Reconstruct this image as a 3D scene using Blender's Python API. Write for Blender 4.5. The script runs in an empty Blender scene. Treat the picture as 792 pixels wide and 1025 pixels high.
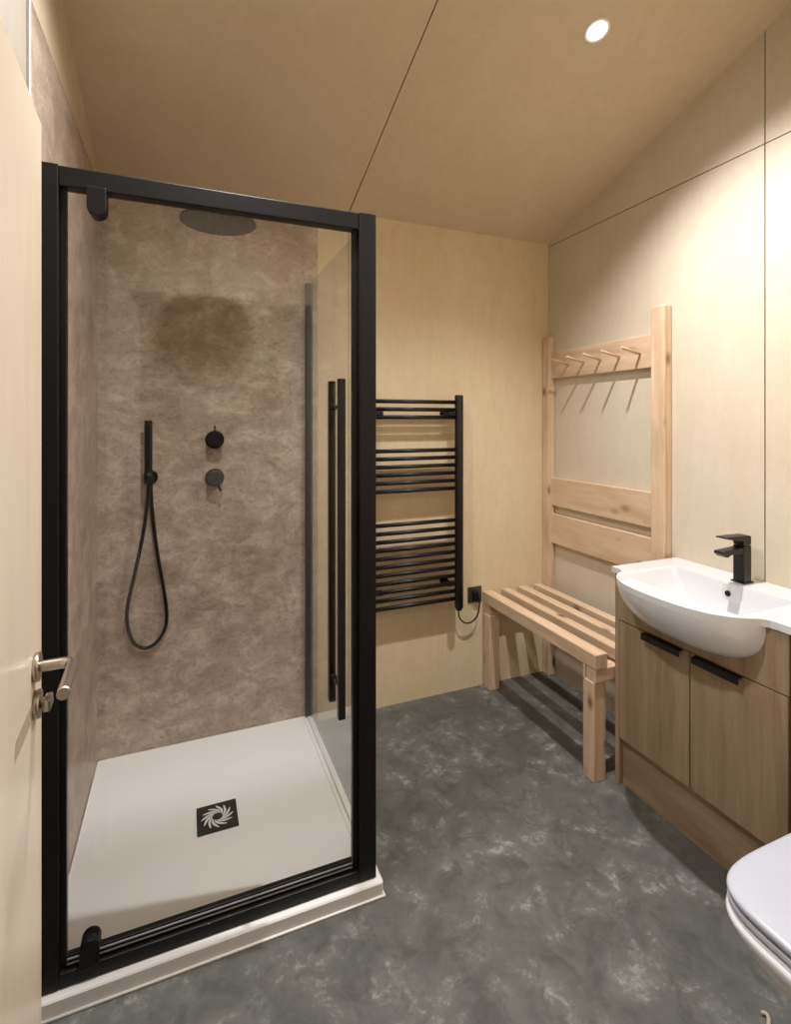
import bpy, bmesh, math
from mathutils import Vector, Matrix, Quaternion

C = bpy.context.scene.collection
PI = math.pi

# ------------------------------------------------------------------ materials
def srgb(r, g, b):
    f = lambda v: (v/255)/12.92 if v/255 <= .04045 else ((v/255+.055)/1.055)**2.4
    return (f(r), f(g), f(b), 1)

class Nd:
    def __init__(s, name):
        s.m = bpy.data.materials.new(name); s.m.use_nodes = True
        s.t = s.m.node_tree; s.b = s.t.nodes['Principled BSDF']
        s.out = s.t.nodes['Material Output']
    def n(s, t, **k):
        o = s.t.nodes.new(t)
        for a, v in k.items(): setattr(o, a, v)
        return o
    def l(s, a, b): s.t.links.new(a, b)
    def coords(s, scale=(1, 1, 1), loc=(0, 0, 0), kind='Object'):
        tc = s.n('ShaderNodeTexCoord'); mp = s.n('ShaderNodeMapping')
        mp.inputs['Scale'].default_value = scale; mp.inputs['Location'].default_value = loc
        s.l(tc.outputs[kind], mp.inputs['Vector']); return mp.outputs[0]
    def noise(s, vec, scale, detail=6, rough=.55, dist=0):
        o = s.n('ShaderNodeTexNoise')
        o.inputs['Scale'].default_value = scale; o.inputs['Detail'].default_value = detail
        o.inputs['Roughness'].default_value = rough; o.inputs['Distortion'].default_value = dist
        s.l(vec, o.inputs['Vector']); return o.outputs['Fac']
    def ramp(s, fac, stops):
        o = s.n('ShaderNodeValToRGB'); cr = o.color_ramp
        while len(cr.elements) < len(stops): cr.elements.new(.5)
        for e, (p, c) in zip(cr.elements, stops):
            e.position = p; e.color = c if hasattr(c, '__len__') else (c, c, c, 1)
        s.l(fac, o.inputs['Fac']); return o.outputs['Color']
    def mix(s, fac, a, b, mode='MIX'):
        o = s.n('ShaderNodeMix', data_type='RGBA', blend_type=mode)
        if hasattr(fac, 'is_linked'): s.l(fac, o.inputs[0])
        else: o.inputs[0].default_value = fac
        for v, i in ((a, 6), (b, 7)):
            if hasattr(v, 'is_linked'): s.l(v, o.inputs[i])
            else: o.inputs[i].default_value = v
        return o.outputs[2]
    def bump(s, fac, strength, dist=.002):
        o = s.n('ShaderNodeBump'); o.inputs['Strength'].default_value = strength
        o.inputs['Distance'].default_value = dist
        s.l(fac, o.inputs['Height']); s.l(o.outputs[0], s.b.inputs['Normal'])

def plain(name, col, rough=.4, metal=0, coat=0, spec=.5):
    k = Nd(name); k.b.inputs['Roughness'].default_value = rough
    k.b.inputs['Metallic'].default_value = metal; k.b.inputs['Coat Weight'].default_value = coat
    k.b.inputs['Specular IOR Level'].default_value = spec
    v = k.coords((1, 1, 1)); f = k.noise(v, 9, 3)
    c = srgb(*col); d = tuple(x*.93 for x in c[:3])+(1,)
    k.l(k.mix(f, d, c), k.b.inputs['Base Color'])
    return k.m

def wood(name, light, dark, axis='z', fine=60, rough=.5, knots=False, loc=(0, 0, 0), contrast=1.0, figure=None):
    k = Nd(name); k.b.inputs['Roughness'].default_value = rough
    k.b.inputs['Specular IOR Level'].default_value = .3
    st = {'x': (.07, 1, 1), 'y': (1, .07, 1), 'z': (1, 1, .07)}[axis]
    v = k.coords(st, loc)
    grain = k.noise(v, fine, 5, .6, .4)
    st2 = {'x': (.22, 1, 1), 'y': (1, .22, 1), 'z': (1, 1, .22)}[axis]
    v2 = k.coords(st2, loc)
    broad = k.noise(v2, 7, 4, .55, 1.2)
    lo, hi = .5-.22/contrast, .5+.22/contrast
    c1 = k.ramp(grain, [(lo, srgb(*dark)), (hi, srgb(*light))])
    sh = tuple(x*.78 for x in srgb(*dark)[:3])+(1,)
    c2 = k.ramp(broad, [(.3, srgb(*dark)), (.7, srgb(*light))])
    col = k.mix(.5, c1, c2)
    if figure:
        w = k.n('ShaderNodeTexWave', wave_type='BANDS', bands_direction={'x': 'Y', 'y': 'X', 'z': 'X'}[axis])
        w.inputs['Scale'].default_value = 9; w.inputs['Distortion'].default_value = 9
        w.inputs['Detail'].default_value = 3; w.inputs['Detail Scale'].default_value = .8
        v3 = k.coords({'x': (.16, 1, 1), 'y': (1, .16, 1), 'z': (1, 1, .16)}[axis], loc)
        k.l(v3, w.inputs['Vector'])
        f = k.ramp(w.outputs['Fac'], [(0, figure), (.35, 0.0), (1, 0.0)])
        col = k.mix(f, col, sh)
    if knots:
        kv = k.coords({'x': (.55, 1, 1), 'y': (1, .55, 1), 'z': (1, 1, .55)}[axis], (3.1, 7.7, 1.3))
        vo = k.n('ShaderNodeTexVoronoi'); vo.inputs['Scale'].default_value = 10
        k.l(kv, vo.inputs['Vector'])
        f = k.ramp(vo.outputs['Distance'], [(.06, 1.0), (.15, .4), (.24, 0.0)])
        col = k.mix(f, col, srgb(112, 66, 40))
    k.l(col, k.b.inputs['Base Color'])
    k.bump(grain, .08, .001)
    return k.m

def plywood(name, light, dark, rough=.55):
    k = Nd(name); k.b.inputs['Roughness'].default_value = rough
    k.b.inputs['Specular IOR Level'].default_value = .25
    a = k.noise(k.coords((1, 1, .35)), 3.2, 7, .62, 1.6)
    b = k.noise(k.coords((1, 1, .12)), 34, 5, .6, .3)
    c = k.noise(k.coords((1, 1, .5)), 12, 8, .7, 2.5)
    col = k.mix(.35, k.ramp(a, [(.3, srgb(*dark)), (.68, srgb(*light))]), k.ramp(b, [(.3, srgb(*dark)), (.7, srgb(*light))]))
    col = k.mix(.3, col, k.ramp(c, [(.35, srgb(*dark)), (.6, srgb(*light))]))
    k.l(col, k.b.inputs['Base Color'])
    return k.m

def stone():
    k = Nd('shower_stone'); k.b.inputs['Roughness'].default_value = .38
    k.b.inputs['Specular IOR Level'].default_value = .4
    v = k.coords((1, 1, 1.35))
    a = k.noise(v, 2.6, 9, .66, .9)
    b = k.noise(v, 9, 9, .72, .7)
    c = k.noise(v, 60, 5, .7, .2)
    col = k.ramp(a, [(.32, srgb(134, 116, 101)), (.5, srgb(172, 154, 138)), (.68, srgb(204, 189, 174))])
    col2 = k.ramp(b, [(.34, srgb(118, 98, 82)), (.5, srgb(162, 142, 125)), (.64, srgb(206, 186, 170))])
    col = k.mix(.55, col, col2)
    f = k.ramp(c, [(.3, .55), (.5, 0.0)])
    col = k.mix(f, col, srgb(104, 82, 66))
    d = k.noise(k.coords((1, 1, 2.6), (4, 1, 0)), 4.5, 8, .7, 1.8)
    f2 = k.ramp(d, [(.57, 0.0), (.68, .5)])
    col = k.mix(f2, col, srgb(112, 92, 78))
    k.l(col, k.b.inputs['Base Color'])
    return k.m

def concrete():
    k = Nd('polished_concrete'); k.b.inputs['Specular IOR Level'].default_value = .35
    v = k.coords((1, 1, 1))
    a = k.noise(v, 1.6, 8, .6, .6)
    b = k.noise(v, 6.5, 9, .7, .5)
    c = k.noise(v, 26, 7, .75, .4)
    col = k.ramp(a, [(.3, srgb(70, 71, 70)), (.7, srgb(96, 96, 93))])
    col = k.mix(.55, col, k.ramp(b, [(.35, srgb(56, 57, 54)), (.55, srgb(88, 88, 85)), (.72, srgb(122, 122, 119))]))
    m = k.n('ShaderNodeMath', operation='MULTIPLY')
    k.l(k.ramp(b, [(.5, 0.0), (.62, 1.0)]), m.inputs[0]); k.l(k.ramp(c, [(.5, 0.0), (.62, .6)]), m.inputs[1])
    col = k.mix(m.outputs[0], col, srgb(150, 150, 147))
    dk = k.ramp(k.noise(k.coords((1, 1, 1), (5, 2, 0)), 11, 7, .7, .8), [(.36, .6), (.5, 0.0)])
    col = k.mix(dk, col, srgb(58, 58, 55))
    k.l(col, k.b.inputs['Base Color'])
    k.l(k.ramp(b, [(.3, .42), (.7, .62)]), k.b.inputs['Roughness'])
    k.bump(c, .12, .002)
    return k.m

def glass(name, tint):
    k = Nd(name); t = k.t; t.nodes.remove(k.b)
    g = k.n('ShaderNodeNewGeometry')
    mr = k.n('ShaderNodeMapRange'); k.l(g.outputs['Backfacing'], mr.inputs['Value'])
    mr.inputs['To Min'].default_value = 1.5; mr.inputs['To Max'].default_value = 1/1.5
    fr = k.n('ShaderNodeFresnel'); k.l(mr.outputs[0], fr.inputs['IOR'])
    tr = k.n('ShaderNodeBsdfTransparent'); tr.inputs[0].default_value = tint
    gl = k.n('ShaderNodeBsdfGlossy'); gl.inputs['Roughness'].default_value = 0.0
    mx = k.n('ShaderNodeMixShader')
    k.l(fr.outputs[0], mx.inputs[0]); k.l(tr.outputs[0], mx.inputs[1]); k.l(gl.outputs[0], mx.inputs[2])
    k.l(mx.outputs[0], k.out.inputs['Surface'])
    return k.m

def emit(name, col, s):
    k = Nd(name); k.b.inputs['Base Color'].default_value = col
    k.b.inputs['Emission Color'].default_value = col; k.b.inputs['Emission Strength'].default_value = s
    return k.m

ply = plywood('birch_plywood', (218, 200, 168), (202, 180, 143))
ply_r = plywood('birch_plywood_pale', (207, 195, 176), (195, 180, 156))
ply_c = plywood('birch_plywood_ceiling', (204, 185, 160), (190, 169, 140))
ply_w = plywood('pale_painted_board', (158, 150, 139), (146, 137, 126))
groove = plain('groove_brown', (92, 62, 34), .8)
stone_m = stone(); conc = concrete()
black = plain('matt_black', (13, 13, 17), .5, spec=.22)
black_s = plain('satin_black', (9, 9, 10), .38, spec=.35)
grey_line = plain('edge_highlight', (165, 165, 170), .45, .3)  # highlights along the door seal, put in as pale grey strips
head_m = plain('shower_head_grey', (20, 20, 20), .7, spec=.15)
white = plain('white_ceramic', (212, 214, 219), .12, coat=.3)
tray_m = plain('white_tray', (238, 237, 237), .4)
lid_m = plain('white_toilet_seat', (182, 187, 202), .3)
steel = plain('brushed_steel', (190, 182, 170), .3, 1)
chrome = plain('chrome', (210, 210, 210), .12, 1)
dark_plate = plain('black_nickel', (86, 80, 72), .35, .7)
seal_m = plain('white_sealant', (226, 224, 220), .5)
glass_m = glass('clear_glass', (.975, .985, .978, 1))
pine = {a: wood('redwood_grain_'+a, (220, 193, 163), (190, 156, 124), a, 70, .6, True, (0, 0, 0), .9, .4) for a in 'xyz'}
oak = {a: wood('oak_veneer_'+a, (166, 144, 115), (122, 100, 75), a, 48, .5, False, (1, 2, 3), .95, .35) for a in 'xyz'}
doorw = wood('door_laminate', (222, 209, 190), (206, 189, 165), 'z', 55, .28, False, (2, 1, 5), .7, .25)
lamp_m = emit('lamp_glow', (1, .97, .92, 1), 60)
bezel_m = plain('white_bezel', (235, 232, 226), .4)

# ------------------------------------------------------------------ mesh kit
class MB:
    def __init__(s): s.v = []; s.f = []; s.mi = []; s.sm = []
    def add(s, vs, fs, mi=0, smooth=False):
        o = len(s.v); s.v += [tuple(v) for v in vs]
        for f in fs: s.f.append([i+o for i in f]); s.mi.append(mi); s.sm.append(smooth)
        return s
    def bm(s, b, mi=0, smooth=False):
        b.verts.index_update(); b.verts.ensure_lookup_table()
        s.add([v.co.copy() for v in b.verts], [[v.index for v in f.verts] for f in b.faces], mi, smooth); b.free(); return s
    def box(s, x0, x1, y0, y1, z0, z1, bev=0, mi=0, seg=2, rot=None):
        b = bmesh.new(); bmesh.ops.create_cube(b, size=1)
        for v in b.verts:
            v.co = Vector(((x0+x1)/2+v.co.x*(x1-x0), (y0+y1)/2+v.co.y*(y1-y0), (z0+z1)/2+v.co.z*(z1-z0)))
        if bev: bmesh.ops.bevel(b, geom=b.edges[:], offset=bev, segments=seg, profile=.5, affect='EDGES')
        if rot: bmesh.ops.rotate(b, verts=b.verts, cent=rot[0], matrix=rot[1])
        return s.bm(b, mi)
    def prism(s, pts, axis, a, b_, mi=0, bev=0):
        # pts = polygon in the two other axes, in order
        def mk(p, t):
            return {'x': (t, p[0], p[1]), 'y': (p[0], t, p[1]), 'z': (p[0], p[1], t)}[axis]
        n = len(pts); b = bmesh.new()
        lo = [b.verts.new(mk(p, a)) for p in pts]; hi = [b.verts.new(mk(p, b_)) for p in pts]
        b.faces.new(lo); b.faces.new(hi[::-1])
        for i in range(n): b.faces.new((lo[i], hi[i], hi[(i+1) % n], lo[(i+1) % n]))
        bmesh.ops.recalc_face_normals(b, faces=b.faces)
        if bev: bmesh.ops.bevel(b, geom=b.edges[:], offset=bev, segments=2, profile=.5, affect='EDGES')
        return s.bm(b, mi)
    def tube(s, path, r, n=16, mi=0, caps=True, smooth=True):
        P = [Vector(p) for p in path]; rs = r if hasattr(r, '__len__') else [r]*len(P)
        T = []
        for i in range(len(P)):
            a = P[max(i-1, 0)]; b = P[min(i+1, len(P)-1)]; T.append((b-a).normalized())
        up = Vector((0, 0, 1)) if abs(T[0].z) < .9 else Vector((1, 0, 0))
        N = T[0].cross(up).normalized(); vs = []
        for i in range(len(P)):
            if i:
                N = (T[i-1].rotation_difference(T[i]) @ N).normalized()
            B = T[i].cross(N).normalized()
            for k in range(n):
                a = 2*PI*k/n; vs.append(P[i]+rs[i]*(math.cos(a)*N+math.sin(a)*B))
        fs = []
        for i in range(len(P)-1):
            for k in range(n):
                k2 = (k+1) % n; fs.append((i*n+k, i*n+k2, (i+1)*n+k2, (i+1)*n+k))
        s.add(vs, fs, mi, smooth)
        if caps:
            o = len(s.v)-len(vs)
            s.f.append([o+k for k in range(n)][::-1]); s.mi.append(mi); s.sm.append(False)
            s.f.append([o+(len(P)-1)*n+k for k in range(n)]); s.mi.append(mi); s.sm.append(False)
        return s
    def loft(s, loops, mi=0, smooth=True, cap0=False, cap1=False):
        n = len(loops[0]); vs = [p for l in loops for p in l]; fs = []
        for i in range(len(loops)-1):
            for k in range(n):
                k2 = (k+1) % n; fs.append((i*n+k, i*n+k2, (i+1)*n+k2, (i+1)*n+k))
        s.add(vs, fs, mi, smooth); o = len(s.v)-len(vs)
        if cap0: s.f.append([o+k for k in range(n)][::-1]); s.mi.append(mi); s.sm.append(smooth)
        if cap1: s.f.append([o+(len(loops)-1)*n+k for k in range(n)]); s.mi.append(mi); s.sm.append(smooth)
        return s

def wloc(o):
    v = Vector((0, 0, 0))
    while o is not None: v += o.location; o = o.parent
    return v

def obj(name, mb, mats, parent=None, local=False, recalc=True):
    if not isinstance(mats, (list, tuple)): mats = [mats]
    me = bpy.data.meshes.new(name)
    off = Vector((0, 0, 0)) if (local or parent is None) else wloc(parent)
    org = None
    me.from_pydata([Vector(v)-off for v in mb.v], [], mb.f)
    for i, p in enumerate(me.polygons): p.material_index = mb.mi[i]; p.use_smooth = mb.sm[i]
    for m in mats: me.materials.append(m)
    if recalc:
        b = bmesh.new(); b.from_mesh(me); bmesh.ops.recalc_face_normals(b, faces=b.faces); b.to_mesh(me); b.free()
    me.update()
    o = bpy.data.objects.new(name, me); C.objects.link(o)
    if parent is not None: o.parent = parent
    return o

def thing(name, label, cat, loc, rz=0, group=None):
    o = bpy.data.objects.new(name, None); C.objects.link(o); o.location = loc; o.rotation_euler = (0, 0, rz)
    o.empty_display_size = .1; o['label'] = label; o['category'] = cat
    if group: o['group'] = group
    return o

def struct(name, mb, mats, label=None, cat=None):
    o = obj(name, mb, mats); o['kind'] = 'structure'
    if label: o['label'] = label; o['category'] = cat
    return o

def catmull(pts, n=10):
    P = [Vector(p) for p in pts]; P = [P[0]*2-P[1]]+P+[P[-1]*2-P[-2]]; out = []
    for i in range(1, len(P)-2):
        for k in range(n):
            t = k/n; a, b, c, d = P[i-1], P[i], P[i+1], P[i+2]
            out.append(.5*((2*b)+(c-a)*t+(2*a-5*b+4*c-d)*t*t+(3*b-a-3*c+d)*t**3))
    out.append(P[-2]); return out

# ------------------------------------------------------------------ room shell
XL, XR, YB, YR = -.335, 1.959, 2.44, .30
K = .331; ceil = lambda y: 2.473+K*(YB-y)
G = .0025   # half a groove

struct('floor', MB().box(-1.5, XR+.1, -1.3, YB+.1, -.1, 0), conc, 'dark grey mottled polished concrete floor', 'floor')

o = struct('wall_back', MB().box(XL-.1, XR+.1, YB+.012, YB+.1, 0, ceil(YB)+.1), groove, 'plywood lined back wall behind the towel radiator', 'wall')
obj('plywood_panel', MB().box(.592+.001, .748-G, YB, YB+.012, 0, ceil(YB)+.01), ply, o)
obj('plywood_panel', MB().box(.748+G, XR, YB, YB+.012, 0, ceil(YB)+.01), ply, o)
obj('plywood_panel', MB().box(XL, .592, YB, YB+.012, 2.442, ceil(YB)+.01), ply, o)
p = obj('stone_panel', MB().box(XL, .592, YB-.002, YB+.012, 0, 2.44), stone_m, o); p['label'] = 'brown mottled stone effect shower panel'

def gable(y0, y1, z0): return [(y0, z0), (y1, z0), (y1, ceil(y1)+.01), (y0, ceil(y0)+.01)]
o = struct('wall_right', MB().prism([(YR-.1, 0), (YB+.1, 0), (YB+.1, ceil(YB)+.08), (YR-.1, ceil(YR)+.14)], 'x', XR+.012, XR+.1), groove,
           'pale plywood panelled right wall under the sloping ceiling', 'wall')
ys = [YR, 1.23, YB]
for a, b in zip(ys[:-1], ys[1:]):
    obj('plywood_panel', MB().box(XR, XR+.012, a+G, b-(G if b < YB else 0), 0, 2.46-G), ply_r, o)
    obj('plywood_panel', MB().prism(gable(a+G, b-(G if b < YB else 0), 2.46+G), 'x', XR, XR+.012), ply_r, o)

o = struct('wall_left', MB().prism([(YR-.1, 0), (YB+.1, 0), (YB+.1, ceil(YB)+.08), (YR-.1, ceil(YR)+.14)], 'x', XL-.1, XL-.012), groove,
           'left wall with stone effect shower panel and pale boards', 'wall')
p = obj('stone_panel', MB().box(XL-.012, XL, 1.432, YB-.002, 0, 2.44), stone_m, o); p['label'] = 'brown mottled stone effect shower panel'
obj('plywood_panel', MB().prism([(1.41, 2.442), (YB-.001, 2.442), (YB-.001, ceil(YB)+.01), (1.41, ceil(1.41)+.01)], 'x', XL-.012, XL), ply_c, o)
obj('painted_board', MB().prism([(YR, 0), (1.41-G, 0), (1.41-G, ceil(1.41)+.01), (YR, ceil(YR)+.01)], 'x', XL-.012, XL), ply_w, o)
struct('trim_1', MB().box(XL-.01, XL+.004, 1.418, 1.431, 0, 2.44, .001), bezel_m, 'slim white edge trim of the stone shower panel', 'trim')

DX0, DX1, DZ = -.205, .60, 2.035     # doorway in the rear wall
o = struct('wall_rear', MB().prism([(XL-.1, 0), (DX0-.03, 0), (DX0-.03, DZ+.03), (DX1+.03, DZ+.03), (DX1+.03, 0), (XR+.1, 0), (XR+.1, ceil(YR)+.1), (XL-.1, ceil(YR)+.1)], 'y', YR-.10, YR-.012), groove, 'plywood lined wall with the doorway', 'wall')
obj('plywood_panel', MB().prism([(XL, 0), (DX0-.03, 0), (DX0-.03, DZ+.03), (.748-G, DZ+.03), (.748-G, ceil(YR)+.01), (XL, ceil(YR)+.01)], 'y', YR-.012, YR), ply, o)
obj('plywood_panel', MB().box(.748+G, XR, YR-.012, YR, 0, 2.46-G), ply, o)
obj('plywood_panel', MB().box(.748+G, XR, YR-.012, YR, 2.46+G, ceil(YR)+.01), ply, o)
obj('plywood_panel', MB().box(DX1+.03, .748-G, YR-.012, YR, 0, DZ+.028), ply, o)

def slab(x0, x1, y0, y1, t0, t1):
    return MB().prism([(y0, ceil(y0)+t0), (y1, ceil(y1)+t0), (y1, ceil(y1)+t1), (y0, ceil(y0)+t1)], 'x', x0, x1)
o = struct('ceiling', slab(XL-.1, XR+.1, YR-.1, YB+.1, .0125, .12), groove, 'sloping plywood panelled ceiling with dark seams', 'ceiling')
xs = [XL, .748, XR]
for a, b in zip(xs[:-1], xs[1:]):
    for c, d in ((YR, YB),):
        obj('plywood_panel', slab(a+(G if a > XL else 0), b-(G if b < XR else 0), c+(G if c > YR else 0), d-(G if d < YB else 0), 0, .012), ply_c, o)

# hall outside the doorway, where the viewer stands
HY = -1.05
struct('wall_hall_left', MB().box(-.95, -.9, HY-.1, YR-.1, 0, 2.4), ply_w, 'pale left wall of the hall', 'wall')
struct('wall_hall_right', MB().box(1.3, 1.35, HY-.1, YR-.1, 0, 2.4), ply_w, 'pale right wall of the hall', 'wall')
struct('wall_hall_rear', MB().box(-.95, 1.35, HY-.1, HY, 0, 2.4), ply_w, 'pale wall at the far side of the hall', 'wall')
struct('ceiling_hall', MB().box(-.95, 1.35, HY-.1, YR-.1, 2.4, 2.45), ply_w, 'pale flat ceiling of the hall', 'ceiling')
struct('door_2', MB().box(-.21, .66, HY, HY+.03, .005, 2.02, .003), plain('dark_door', (58, 52, 46), .5), 'dark closed door across the hall', 'door')
struct('trim_2', MB().box(DX0-.03, DX0, YR-.105, YR+.004, 0, DZ, .002).box(DX1, DX1+.03, YR-.105, YR+.004, 0, DZ, .002).box(DX0-.03, DX1+.03, YR-.105, YR+.004, DZ, DZ+.03, .002),
       plain('dark_door_lining', (70, 58, 46), .5), 'dark door lining around the doorway', 'door frame')

# ------------------------------------------------------------------ entrance door (opened back along the left wall)
d = bpy.data.objects.new('door_1', None); C.objects.link(d)
d.location = (-.1965, .33, 0); d.rotation_euler = (0, 0, math.radians(3)); d['kind'] = 'structure'
d['label'] = 'pale wood laminate door standing open at the left with a steel lever'; d['category'] = 'door'
L = .76
obj('door_leaf', MB().box(-.044, 0, 0, L, .006, 1.978, .0015), doorw, d, True)
hz, hy = 1.037, L-.062
hd = obj('door_handle', MB().tube([(0, hy, hz), (.008, hy, hz)], .0235, 32)
    .tube(catmull([(.006, hy, hz), (.03, hy, hz), (.043, hy-.001, hz), (.0535, hy-.008, hz), (.057, hy-.022, hz), (.057, hy-.06, hz), (.057, hy-.120, hz)], 6), .0092, 20), steel, d, True)
hd['label'] = 'brushed steel lever handle on a round rose'
tt = obj('thumb_turn', MB().tube([(0, hy, hz-.062), (.009, hy, hz-.062)], .023, 32).tube([(.008, hy, hz-.062), (.02, hy, hz-.062)], .009, 20)
    .box(.014, .025, hy-.016, hy+.016, hz-.072, hz-.052, .003), steel, d, True); tt['label'] = 'brushed steel privacy turn below the handle'
for z in (.25, 1.0, 1.75):
    obj('hinge', MB().tube([(-.002, -.006, z-.05), (-.002, -.006, z+.05)], .007, 12), steel, d, True)

# ------------------------------------------------------------------ shower tray
TZ = .045
t = thing('shower_tray', 'white square shower tray on the concrete floor', 'shower tray', (.11, 1.95, 0))
mb = MB()
x0, x1, y0, y1 = XL+.001, .562, 1.468, YB-.003
def rr(x0, x1, y0, y1, r, z, n=6):
    out = []
    for cx, cy, a0 in ((x1-r, y0+r, -90), (x1-r, y1-r, 0), (x0+r, y1-r, 90), (x0+r, y0+r, 180)):
        for k in range(n+1):
            a = math.radians(a0+90*k/n); out.append((cx+r*math.cos(a), cy+r*math.sin(a), z))
    return out
mb.loft([rr(x0, x1, y0, y1, .01, 0), rr(x0, x1, y0, y1, .01, TZ-.004), rr(x0+.003, x1-.003, y0+.003, y1-.003, .01, TZ),
         rr(x0+.006, x1-.040, y0+.06, y1-.004, .004, TZ), rr(x0+.006, x1-.043, y0+.065, y1-.004, .004, TZ-.003)], cap0=True, cap1=True, smooth=False)
obj('tray_body', mb, tray_m, t)
s_ = obj('sealant_bead', MB().tube([(x0, y0-.002, .003), (x1+.002, y0-.002, .003), (x1+.002, y1, .003)], .004, 8), seal_m, t)
dx, dy, dh, dz = .107, 1.932, .068, TZ-.004
mb = MB().box(dx-dh, dx+dh, dy-dh, dy+dh, dz, dz+.005, .001)
for k in range(12):
    a0 = 2*PI*k/12; ins = []; outs = []
    for j in range(9):
        u = j/8; r = .017+.037*u; a = a0+1.7*u-.6*u*u; w = .0058*math.sin(PI*min(u*.9+.08, 1))**.7
        c, s = math.cos(a), math.sin(a)
        ins.append((dx+r*c-w*s, dy+r*s+w*c)); outs.append((dx+r*c+w*s, dy+r*s-w*c))
    mb.prism(ins+outs[::-1], 'z', dz+.0045, dz+.0058, 1)
g_ = obj('drain_cover', mb, [black_s, plain('swirl_silver', (222, 222, 224), .35)], t); g_['label'] = 'square black drain cover with a silver swirl'
mb = MB()
import random
random.seed(4)
for k in range(11):  # row of short grey dashes on the tray surface
    w = .0035+.002*random.random(); xx = .125+k*.0088; mb.box(xx, xx+w, 1.728+k*.0008, 1.735+k*.0008, dz, dz+.0006)
m_ = obj('grey_mark', mb, plain('faint_grey_mark', (110, 106, 102), .5), t); m_['label'] = 'small faint grey mark in front of the drain'

# ------------------------------------------------------------------ shower enclosure
e = thing('shower_enclosure', 'black framed glass shower enclosure on the white tray', 'shower', (.11, 1.95, TZ))
FY0, FY1 = 1.488, 1.53; FT = 2.083
fp = lambda a, b: MB().box(a, b, FY0, FY1, TZ+.0015, FT, .003)
obj('frame_post', fp(XL+.004, -.288).box(-.288, -.2735, FY0+.014, FY1-.006, TZ+.0015, FT-.02, .001), black, e)
obj('frame_post', fp(.490, .545).box(.474, .490, FY0+.014, FY1-.006, TZ+.0015, FT-.02, .001), black, e)
obj('top_rail', MB().box(-.288, .490, FY0+.001, FY1-.001, 2.03, FT-.003, .003), black, e)
obj('bottom_rail', MB().box(-.288, .490, FY0+.001, FY1-.001, TZ+.0015, .083, .003).box(-.274, .474, FY0+.016, FY1-.01, .083, .092, .001), black, e)
door = obj('shower_door', MB().box(-.272, .471, 1.506, 1.512, .105, 2.035), glass_m, e); door['label'] = 'clear glass pivot door'
obj('door_seal', MB().box(-.272, .471, 1.501, 1.517, .092, .113, .001).box(-.272, .471, 1.4985, 1.5012, .0925, .0955, 0, 1).box(-.272, .471, 1.4985, 1.5012, .104, .107, 0, 1), [black, grey_line], door)
def pivot(up):
    pts = []; r = .022; px_ = -.222 if up else -.206
    cz = .124 if up else 1.988; za = .075 if up else 2.04; sgn = 1 if up else -1
    for k in range(13):
        a = PI*k/12; pts.append((px_+r*math.cos(a), cz+sgn*r*math.sin(a)))
    pts += [(px_-r, za), (px_+r, za)]
    return MB().prism(pts, 'y', 1.486, 1.53, bev=.003)
obj('pivot_block', pivot(True), black, door); obj('pivot_block', pivot(False), black, door)
for yy, zt in ((1.449, 1.572), (1.553, 1.572)):
    a, b = (yy+.008, 1.506) if yy < 1.5 else (1.512, yy-.008)
    mb = MB().box(.4115, .4325, yy-.0105, yy+.0105, .583, zt, .002)
    for z in (.67, 1.49): mb.tube([(.422, a, z), (.422, b, z)], .007, 16)
    hb = obj('handle', mb, black_s, door); hb['label'] = 'long black square handle bar'
sp = obj('side_panel', MB().box(.541, .547, FY1-.01, 2.411, TZ+.003, 2.092), glass_m, e); sp['label'] = 'clear fixed glass side panel'
obj('corner_clip', MB().box(.532, .544, FY1-.004, FY1+.012, 2.04, 2.078, .002), black, e)
pr = obj('wall_profile', MB().box(.530, .562, 2.412, YB-.003, TZ+.0015, 2.1, .002), plain('profile_black', (44, 43, 42), .45), e)
pr['label'] = 'dark upright wall profile holding the side glass'
obj('floor_seal', MB().box(.536, .552, FY1, 2.412, TZ+.0015, TZ+.007, .002), seal_m, e)

# ------------------------------------------------------------------ shower fittings
hx, hyy, hzz = .118, 2.05, 2.196
s = thing('rain_shower_head', 'large round dark shower head on a wall arm above the tray', 'shower head', (hx, hyy, hzz))
prof = [(0, .02), (.03, .019), (.05, .010), (.132, .007), (.137, .004), (.137, -.001), (.133, -.003), (0, -.003)]
mb = MB(); n = 56
mb.loft([[(hx+r*math.cos(2*PI*k/n), hyy+r*math.sin(2*PI*k/n), hzz+z) for k in range(n)] for r, z in [(max(r, .0005), z) for r, z in prof]])
obj('head_disc', mb, head_m, s)
mb = MB()
for ring in range(1, 9):
    cnt = ring*8
    for k in range(cnt):
        a = 2*PI*k/cnt+ring*.2; r = .0145*ring
        mb.tube([(hx+r*math.cos(a), hyy+r*math.sin(a), hzz-.0055), (hx+r*math.cos(a), hyy+r*math.sin(a), hzz-.002)], .0018, 6)
nz = obj('spray_nozzles', mb, plain('nozzle_grey', (62, 61, 57), .7), s); nz['kind'] = 'stuff'
az = 2.316
obj('wall_arm', MB().tube([(hx, hyy, hzz+.012), (hx, hyy, hzz+.05), (hx, hyy, az-.02), (hx, hyy+.006, az-.006), (hx, hyy+.02, az), (hx, YB+.002, az)], .0105, 20).tube([(hx, YB-.002, az), (hx, YB-.012, az)], .028, 28), black, s)

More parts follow.
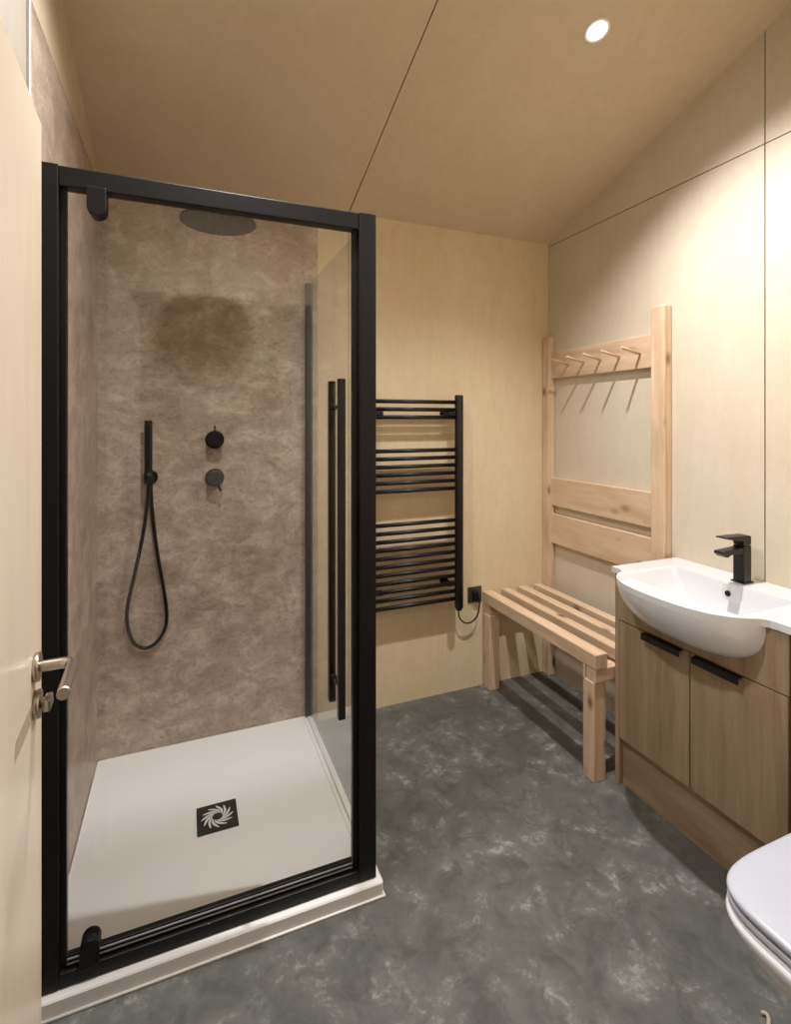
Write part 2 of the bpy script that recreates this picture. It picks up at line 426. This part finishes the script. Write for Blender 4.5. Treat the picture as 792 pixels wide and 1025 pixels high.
s = thing('hand_shower', 'slim black hand shower with looped hose on the stone panel', 'hand shower', (-.139, YB, 1.209))
wy = YB-.002
hs = obj('wall_holder', MB().tube([(-.134, wy, 1.209), (-.134, wy-.008, 1.209)], .028, 28).tube([(-.134, wy-.006, 1.209), (-.138, wy-.05, 1.209)], .017, 20)
         .tube([(-.139, wy-.05, 1.186), (-.139, wy-.05, 1.235)], .0185, 20), black, s)
obj('handset', MB().tube([(-.141, wy-.05, 1.19), (-.141, wy-.05, 1.225), (-.141, wy-.05, 1.45)], [.011, .0155, .0155], 20)
    .box(-.149, -.133, wy-.0665, wy-.06, 1.27, 1.44, .002), black_s, s)
hp = [(-.139, wy-.05, 1.205), (-.141, wy-.05, 1.16), (-.147, wy-.045, 1.08), (-.166, wy-.038, .95), (-.196, wy-.03, .80), (-.22, wy-.025, .68), (-.222, wy-.022, .60), (-.203, wy-.02, .525),
      (-.17, wy-.018, .492), (-.142, wy-.018, .488), (-.108, wy-.018, .508), (-.078, wy-.018, .56), (-.072, wy-.018, .63), (-.084, wy-.018, .73), (-.105, wy-.016, .86), (-.122, wy-.014, 1.0), (-.132, wy-.012, 1.12), (-.134, wy-.008, 1.195)]
obj('hose', MB().tube(catmull(hp, 8), .0075, 14), black_s, s)

for z, up, lab in ((1.365, True, 'upper black round shower control, its lever pointing up'), (1.196, False, 'lower black round shower control, its lever pointing down')):
    s = thing('shower_control', lab, 'shower valve', (.124, YB, z), group=None)
    obj('control_knob', MB().tube([(.124, wy, z), (.124, wy-.006, z)], .040, 36).tube([(.124, wy-.006, z), (.124, wy-.05, z), (.124, wy-.054, z)], [.034, .034, .031], 36), plain('valve_grey', (58, 56, 53), .5) if not up else black, s)
    a = math.radians(92 if up else -68)
    obj('lever', MB().tube([(.124, wy-.045, z), (.124+.062*math.cos(a), wy-.045, z+.062*math.sin(a))], .0045, 12), black_s, s)

# ------------------------------------------------------------------ towel radiator
ry = YB-.082
r = thing('towel_radiator', 'tall black ladder towel radiator on the plywood back wall', 'radiator', (1.07, YB, .467))
def post(cx):
    return MB().loft([[(cx+.023*math.cos(a)*k, ry-.004+.021*math.sin(a)*k, z) for a in [2*PI*i/24 for i in range(24)]] for z, k in ((.476, .6), (.478, .95), (.482, 1), (1.578, 1), (1.581, .96), (1.583, .6))], cap0=True, cap1=True)
obj('upright', post(1.319), black_s, r); obj('upright', post(.828), black_s, r)
bars = [1.545, 1.506, 1.467, 1.299, 1.26, 1.22, 1.18, 1.14, 1.10, .934, .893, .852, .811, .770, .729, .688, .647, .606, .566, .526]
for z in bars: obj('rung', MB().tube([(.828, ry+.004, z), (1.319, ry+.004, z)], .0105, 16), black_s, r)
for x in (1.272, .868):
    for z in (1.486, .606):
        obj('wall_bracket', MB().tube([(x, YB, z), (x, ry+.012, z)], .012, 16).tube([(x, YB, z), (x, YB-.008, z)], .022, 20).box(x-.014, x+.03, ry-.008, ry+.02, z-.011, z+.011, .003), black, r)
obj('heating_element', MB().tube([(1.319, ry-.004, .466), (1.319, ry-.004, .48)], .015, 20), black, r)
cp = [(1.318, ry, .47), (1.345, YB-.04, 0.415), (1.363, YB-.04, 0.386), (1.393, YB-.04, 0.370), (1.430, YB-.04, 0.376), (1.461, YB-.04, 0.409), (1.470, YB-.04, 0.456), (1.470, YB-.04, 0.483)]
cd = obj('power_cord', MB().tube(catmull(cp, 8), .0042, 10), black, r)
s = thing('wall_socket', 'dark metal wall socket beside the bench with a black plug', 'socket', (1.463, YB, .503))
obj('face_plate', MB().box(1.42, 1.506, YB-.006, YB, .46, .546, .002), dark_plate, s)
obj('plug', MB().box(1.444, 1.478, YB-.03, YB-.005, .478, .53, .008), black, s)
obj('cable_outlet', MB().tube([(1.479, YB-.022, .465), (1.476, YB-.016, .49)], .007, 12), black, s)

# ------------------------------------------------------------------ slatted bench with coat rack
b = thing('bench_with_coat_rack', 'slatted softwood bench with tall peg rail back in the corner', 'bench', (1.74, 2.0, 0))
Bv = .0035
for ya, yb, zt in ((1.616, 1.688, 1.952), (2.378, 2.437, 1.925)):
    obj('back_post', MB().box(1.912, XR-.001, ya, yb, 0, zt, .006), pine['z'], b)
fr = 1.933
for z0, z1 in ((1.688, 1.838), (.968, 1.128), (.755, .922)):
    obj('back_rail', MB().box(fr, fr+.024, 1.688, 2.38, z0, z1, .003), pine['y'], b)
for y in (1.762, 1.885, 2.005, 2.124, 2.243):
    obj('peg', MB().tube([(fr+.005, y, 1.753), (1.822, y, 1.779), (1.818, y, 1.78)], [.0062, .0062, .0045], 14), pine['x'], b)
ST = .515
obj('seat_slat', MB().box(1.513, 1.575, 1.597, 2.436, ST-.06, ST, Bv), pine['y'], b)
for a, c in ((1.634, 1.684), (1.743, 1.794), (1.850, 1.900)):
    obj('seat_slat', MB().box(a, c, 1.600, 2.436, ST-.048, ST, Bv), pine['y'], b)
for a, c in ((1.600, 1.655), (2.376, 2.434)):
    obj('cross_rail', MB().box(1.516, 1.910, a, c, .40, .454, Bv), pine['x'], b)
obj('front_leg', MB().box(1.513, 1.575, 1.606, 1.668, 0, .40, Bv).box(1.513, 1.540, 1.657, 1.668, .39, .453, .002), pine['z'], b)
obj('front_leg', MB().box(1.513, 1.575, 2.366, 2.428, 0, .40, Bv), pine['z'], b)

# ------------------------------------------------------------------ vanity unit
FX = 1.60
def handle(parent, ya, yb):
    h = obj('handle', MB().box(FX-.02, FX+.004, ya, yb, .651, .655, .001).box(FX-.022, FX-.017, ya, yb, .632, .655, .0015), black_s, parent); return h
v = thing('vanity_unit', 'oak two door vanity unit beside the bench, under the basin', 'cabinet', (1.78, 1.26, 0))
obj('side_panel', MB().box(FX, XR-.001, 1.563, 1.582, 0, .837, .001), oak['z'], v)
obj('side_panel', MB().box(FX+.02, XR-.001, .942, .958, 0, .62, .001), oak['z'], v)
def fascia_pts():
    pts = [(.939, .66), (1.562, .66), (1.562, .837)]
    for k in range(25):
        a = PI*k/24; yy = 1.265+.236*math.cos(a); c = abs(math.sin(a))
        pts.append((yy, .837-.118*c**.45))
    pts.append((.939, .837)); return pts
obj('fascia', MB().prism(fascia_pts(), 'x', FX, FX+.018), oak['z'], v)
for ya, yb, hh in ((1.2535, 1.560, (1.279, 1.439)), (.9415, 1.2495, (1.072, 1.231))):
    dd = obj('door', MB().box(FX, FX+.018, ya, yb, .190, .655, .001), oak['z'], v); handle(dd, *hh)
obj('plinth', MB().box(FX+.019, FX+.037, .939, 1.562, 0, .186, .001), oak['y'], v)
obj('carcass', MB().box(FX+.0385, XR-.001, .96, 1.562, .15, .166), oak['y'], v)

w = thing('toilet_cistern_unit', 'oak panelled cistern unit behind the toilet', 'cabinet', (1.78, .63, 0))
obj('front_panel', MB().box(FX+.004, FX+.022, .338, .936, .19, .655, .001), oak['z'], w)
obj('top_panel', MB().box(FX+.004, FX+.022, .338, .936, .66, .837, .001), oak['z'], w)
obj('side_panel', MB().box(FX+.02, XR-.001, .338, .356, 0, .837, .001), oak['z'], w)
obj('plinth', MB().box(FX+.023, FX+.04, .357, .936, 0, .186, .001), oak['y'], w)

# basin with integrated worktop
TZT = .862
bs = thing('wash_basin', 'white semi-recessed basin and worktop with curved front', 'basin', (1.78, 1.26, .84))
NB = 72; bcx, bcy = 1.66, 1.268
def sup(a, ax, bx, n): c, s_ = math.cos(a), math.sin(a); return (math.copysign(abs(c)**(2/n), c)*ax, math.copysign(abs(s_)**(2/n), s_)*bx)
def outer(fx, fy, z, shift=0): return [(bcx+q[0], bcy+shift+q[1], z) for q in (sup(PI/2+PI*k/60, .212*fx, .268*fy, 2.6) for k in range(61))]
def rrect(x0, x1, y0, y1, rf, rb, z, n=8):
    out = []
    for cx, cy, r_, a0 in ((x1-rb, y0+rb, rb, -90), (x1-rb, y1-rb, rb, 0), (x0+rf, y1-rf, rf, 90), (x0+rf, y0+rf, rf, 180)):
        for k in range(n+1):
            a = math.radians(a0+90*k/n); out.append((cx+r_*math.cos(a), cy+r_*math.sin(a), z))
    return out
def inner(e_, z):  # inner bowl outline inset by e_, soft bulging front
    pts = rrect(1.478+e_*1.0, 1.836-e_*.35, 1.045+e_*.9, 1.512-e_*.9, .11-.3*e_, .022, z, 10)
    return pts
mb = MB()
bm_ = bmesh.new()
# deck outline, counter-clockwise
front = []
for k in range(61):
    a = PI/2+PI*k/60
    p = sup(a, .212, .268, 2.6)
    front.append((bcx+p[0], bcy+p[1]))
front = [q for q in front if q[0] <= FX+.001]
def fillet(y_end, sgn):   # concave sweep from deck edge into the bulge
    return [(1.597, y_end+sgn*.03), (1.594, y_end+sgn*.014)]
outl = [(XR-.001, .335), (XR-.001, 1.596), (FX-.004, 1.596), (FX-.004, 1.556)] + [(1.585, 1.533)] + [q for q in front if q[0] < 1.57] + [(1.582, 1.004), (FX-.006, .985), (FX-.004, .965), (FX-.004, .335)]
inn = [(p[0], p[1]) for p in inner(0, 0)]
ov = [bm_.verts.new((x, y, TZT)) for x, y in outl]; iv = [bm_.verts.new((x, y, TZT)) for x, y in inn]
ed = [bm_.edges.new((ov[i], ov[(i+1) % len(ov)])) for i in range(len(ov))]+[bm_.edges.new((iv[i], iv[(i+1) % len(iv)])) for i in range(len(iv))]
bmesh.ops.triangle_fill(bm_, use_beauty=True, use_dissolve=False, edges=ed)
def inside(p, poly):
    c_ = False
    for i in range(len(poly)):
        (x1_, y1_), (x2_, y2_) = poly[i], poly[i-1]
        if (y1_ > p[1]) != (y2_ > p[1]) and p[0] < (x2_-x1_)*(p[1]-y1_)/(y2_-y1_)+x1_: c_ = not c_
    return c_
kill = [f for f in bm_.faces if inside(f.calc_center_median(), inn) or not inside(f.calc_center_median(), outl)]
print('deck faces', len(bm_.faces), 'removed', len(kill))
bmesh.ops.delete(bm_, geom=kill, context='FACES_ONLY')
mb.bm(bm_)
lo = [[(x, y, z) for x, y in outl] for z in (TZT, TZT-.022)]
mb.loft(lo, smooth=False)
# under-deck lip closing back to the cabinet
mb.loft([[(x, y, TZT-.022) for x, y in outl], [(max(x, FX+.0) if x < 1.7 else x, min(max(y, .34), 1.59), TZT-.022) for x, y in outl]], smooth=False)
# bowl inside
L_ = [inner(0, TZT), inner(.003, TZT-.002), inner(.008, TZT-.010), inner(.03, TZT-.045), inner(.055, TZT-.078), inner(.08, TZT-.1), inner(.11, TZT-.114), inner(.15, TZT-.12)]
mb.loft(L_, cap1=True)
# bulging outside
zs = [0, .02, .12, .25, .4, .55, .68, .8, .9, .96, .99, 1.0]
L_ = []
for u in zs:
    fx = max((1-u**2.2)**.5, .02) if u < 1 else .02; fy = max((1-u**2.7)**.42, .02) if u < 1 else .02
    L_.append(outer(fx, fy, TZT-.003-.181*u, -.018*u))
vs_ = [p for l in L_ for p in l]; fs_ = [(i*61+k, i*61+k+1, (i+1)*61+k+1, (i+1)*61+k) for i in range(len(L_)-1) for k in range(60)]
mb.add(vs_, fs_, 0, True)
# tap ledge
bb = obj('basin_bowl', mb, white, bs)
obj('tap_ledge', MB().box(1.821, 1.85, 1.229, 1.295, .742, TZT+.0006, .005), white, bb)
ovf = obj('overflow_ring', MB().tube([(1.823, 1.272, .824), (1.818, 1.272, .824)], .0105, 24), black, bb); ovf['label'] = 'small black overflow cap'
obj('waste', MB().tube([(1.64, 1.27, .739), (1.64, 1.27, .746)], .03, 28), black, bb)

# tap
tp = thing('basin_tap', 'square black mixer tap on the white basin', 'tap', (1.883, 1.262, TZT))
tx, ty = 1.883, 1.262
obj('tap_body', MB().box(tx-.021, tx+.021, ty-.021, ty+.021, TZT, .998, .004).box(tx-.026, tx+.026, ty-.026, ty+.026, TZT, TZT+.006, .002), black_s, tp)
obj('spout', MB().prism([(tx-.015, .992), (tx-.015, .970), (tx-.085, .970), (tx-.098, .963), (tx-.112, .965), (tx-.128, .978), (tx-.125, .986)], 'y', ty-.0185, ty+.0185, bev=.003), black_s, tp)
obj('tap_lever', MB().prism([(tx+.021, .9995), (tx+.021, 1.030), (tx+.01, 1.034), (tx-.114, 1.036), (tx-.116, 1.031), (tx-.06, 1.020), (tx-.021, 1.017), (tx-.021, .9995)], 'y', ty-.02, ty+.02, bev=.0025), black_s, tp)

# ------------------------------------------------------------------ toilet
tw = thing('toilet', 'white back to wall toilet with closed lid against the oak unit', 'toilet', (1.33, .615, 0))
tcy = .613; NT = 72
def dshape(xf, xb, hw, z, n=4.3):
    cx = xf+(xb-xf)*.52; out = []
    for k in range(NT):
        a = 2*PI*k/NT; c, s_ = math.cos(a), math.sin(a)
        if c <= 0: p = (cx-abs(c)**(2/n)*(cx-xf), tcy+math.copysign(abs(s_)**(2/n), s_)*hw)
        else: p = (cx+abs(c)**(2/9)*(xb-cx), tcy+math.copysign(abs(s_)**(2/9), s_)*hw*(1))
        out.append((p[0], p[1], z))
    return out
XBK = FX+.002
pan = [dshape(1.305, XBK, .115, 0, 2.6), dshape(1.300, XBK, .118, .03, 2.6), dshape(1.255, XBK, .125, .12, 2.6), dshape(1.190, XBK, .142, .2, 2.7), dshape(1.130, XBK, .160, .28, 2.9),
       dshape(1.073, XBK, .179, .345, 3.2), dshape(1.052, XBK, .187, .385, 3.6), dshape(1.047, XBK, .189, .402, 3.8), dshape(1.052, XBK, .186, .408, 3.8), dshape(1.105, XBK-.02, .15, .408, 3.6)]
obj('pan', MB().loft(pan, cap0=True, cap1=True), white, tw)
def ringy(xf, xb, hw, z0, z1, r_=.004):
    return [dshape(xf+.02, xb-.02, hw-.02, z0), dshape(xf+r_, xb-r_, hw-r_, z0), dshape(xf, xb, hw, z0+r_), dshape(xf, xb, hw, z1-r_), dshape(xf+r_*.4, xb-r_, hw-r_*.4, z1-r_*.3), dshape(xf+r_*1.6, xb-r_, hw-r_*1.6, z1), dshape(xf+.05, xb-.03, hw-.04, z1+.0008)]
obj('seat', MB().loft(ringy(1.062, 1.555, .185, .412, .427), cap0=True, cap1=True), lid_m, tw)
obj('lid', MB().loft(ringy(1.060, 1.56, .185, .431, .450, .006), cap0=True, cap1=True), lid_m, tw)
obj('seat_hinge', MB().tube([(1.572, tcy-.09, .43), (1.572, tcy+.09, .43)], .011, 16).box(1.556, 1.59, tcy-.10, tcy-.06, .401, .43, .004).box(1.556, 1.59, tcy+.06, tcy+.10, .401, .43, .004), chrome, tw)

# curved sliver on the floor by the toilet
sv = obj('wood_shaving', MB().tube(catmull([(1.303, 0.827, 0.004), (1.308, 0.821, 0.007), (1.306, 0.813, 0.009), (1.295, 0.804, 0.010), (1.276, 0.794, 0.008), (1.255, 0.786, 0.005)], 6), [.0015]+[.0045]*29+[.002], 10), plain('cream_sliver', (172, 160, 142), .6))
sv['label'] = 'small curled cream sliver lying on the floor near the toilet'; sv['category'] = 'shaving'

# ------------------------------------------------------------------ ceiling lights
def lamp_fixture():
    t = thing('ceiling_downlight', 'bright round downlight in the ceiling above the bench side', 'light', (0, 0, 0), group=None)
    n = 40
    mb = MB().loft([[(r_*math.cos(2*PI*k/n), r_*math.sin(2*PI*k/n), z) for k in range(n)] for r_, z in ((.044, .001), (.044, -.004), (.041, -.006), (.031, -.004), (.030, .0))])
    obj('bezel', mb, bezel_m, t, True)
    obj('lamp_face', MB().tube([(0, 0, -.0012), (0, 0, -.003)], .0305, n), lamp_m, t, True)
    return t
proto = lamp_fixture()
lab = ['bright round downlight in the sloping ceiling above the open floor', 'round downlight in the ceiling just in front of the shower']
pos = [(1.335, 1.403), (.21, 1.372)]
W_ = [49, 35]
for i, (x, y) in enumerate(pos):
    if i == 0: q = proto
    else:
        q = proto.copy(); C.objects.link(q)
        for ch in list(proto.children):
            c2 = ch.copy(); C.objects.link(c2); c2.parent = q
    q.location = (x, y, ceil(y)); q.rotation_euler = (-math.atan(K), 0, 0); q['label'] = lab[i]; q['group'] = 'ceiling downlights'
    ld = bpy.data.lights.new('downlight_beam', 'SPOT'); ld.energy = W_[i]*4; ld.color = (1, .97, .945)
    ld.spot_size = math.radians(138 if i == 0 else 164); ld.spot_blend = 1.0; ld.shadow_soft_size = .022 if i == 0 else .07
    lo_ = bpy.data.objects.new('downlight_beam', ld); C.objects.link(lo_)
    lo_.location = (x-.02, y-.004, ceil(y)-.022); lo_.rotation_euler = (-math.atan(K)*.8, 0, 0)

hl = bpy.data.lights.new('hall_light', 'AREA'); hl.energy = 1.5; hl.size = .5; hl.color = (1, .95, .88)
ho = bpy.data.objects.new('hall_light', hl); C.objects.link(ho); ho.location = (.5, -.45, 2.38)
w_ = bpy.data.worlds.new('hall_ambient'); bpy.context.scene.world = w_; w_.use_nodes = True
w_.node_tree.nodes['Background'].inputs[0].default_value = (1, .9, .78, 1); w_.node_tree.nodes['Background'].inputs[1].default_value = .1

# ------------------------------------------------------------------ camera
cam = bpy.data.cameras.new('camera'); co = bpy.data.objects.new('camera', cam); C.objects.link(co)
cam.sensor_fit = 'HORIZONTAL'; cam.sensor_width = 36; cam.lens = 516/792*36
cam.shift_y = -(512.5-421)/792; cam.clip_start = .02
co.location = (0, 0, 1.45); co.rotation_euler = (PI/2, 0, -math.atan(211/516))
bpy.context.scene.camera = co

sc = bpy.context.scene
sc.view_settings.view_transform = 'Standard'; sc.view_settings.look = 'None'
sc.view_settings.exposure = 0; sc.view_settings.gamma = 1.1
sc.cycles.max_bounces = 12; sc.cycles.transparent_max_bounces = 24; sc.cycles.diffuse_bounces = 6
sc.cycles.use_denoising = True
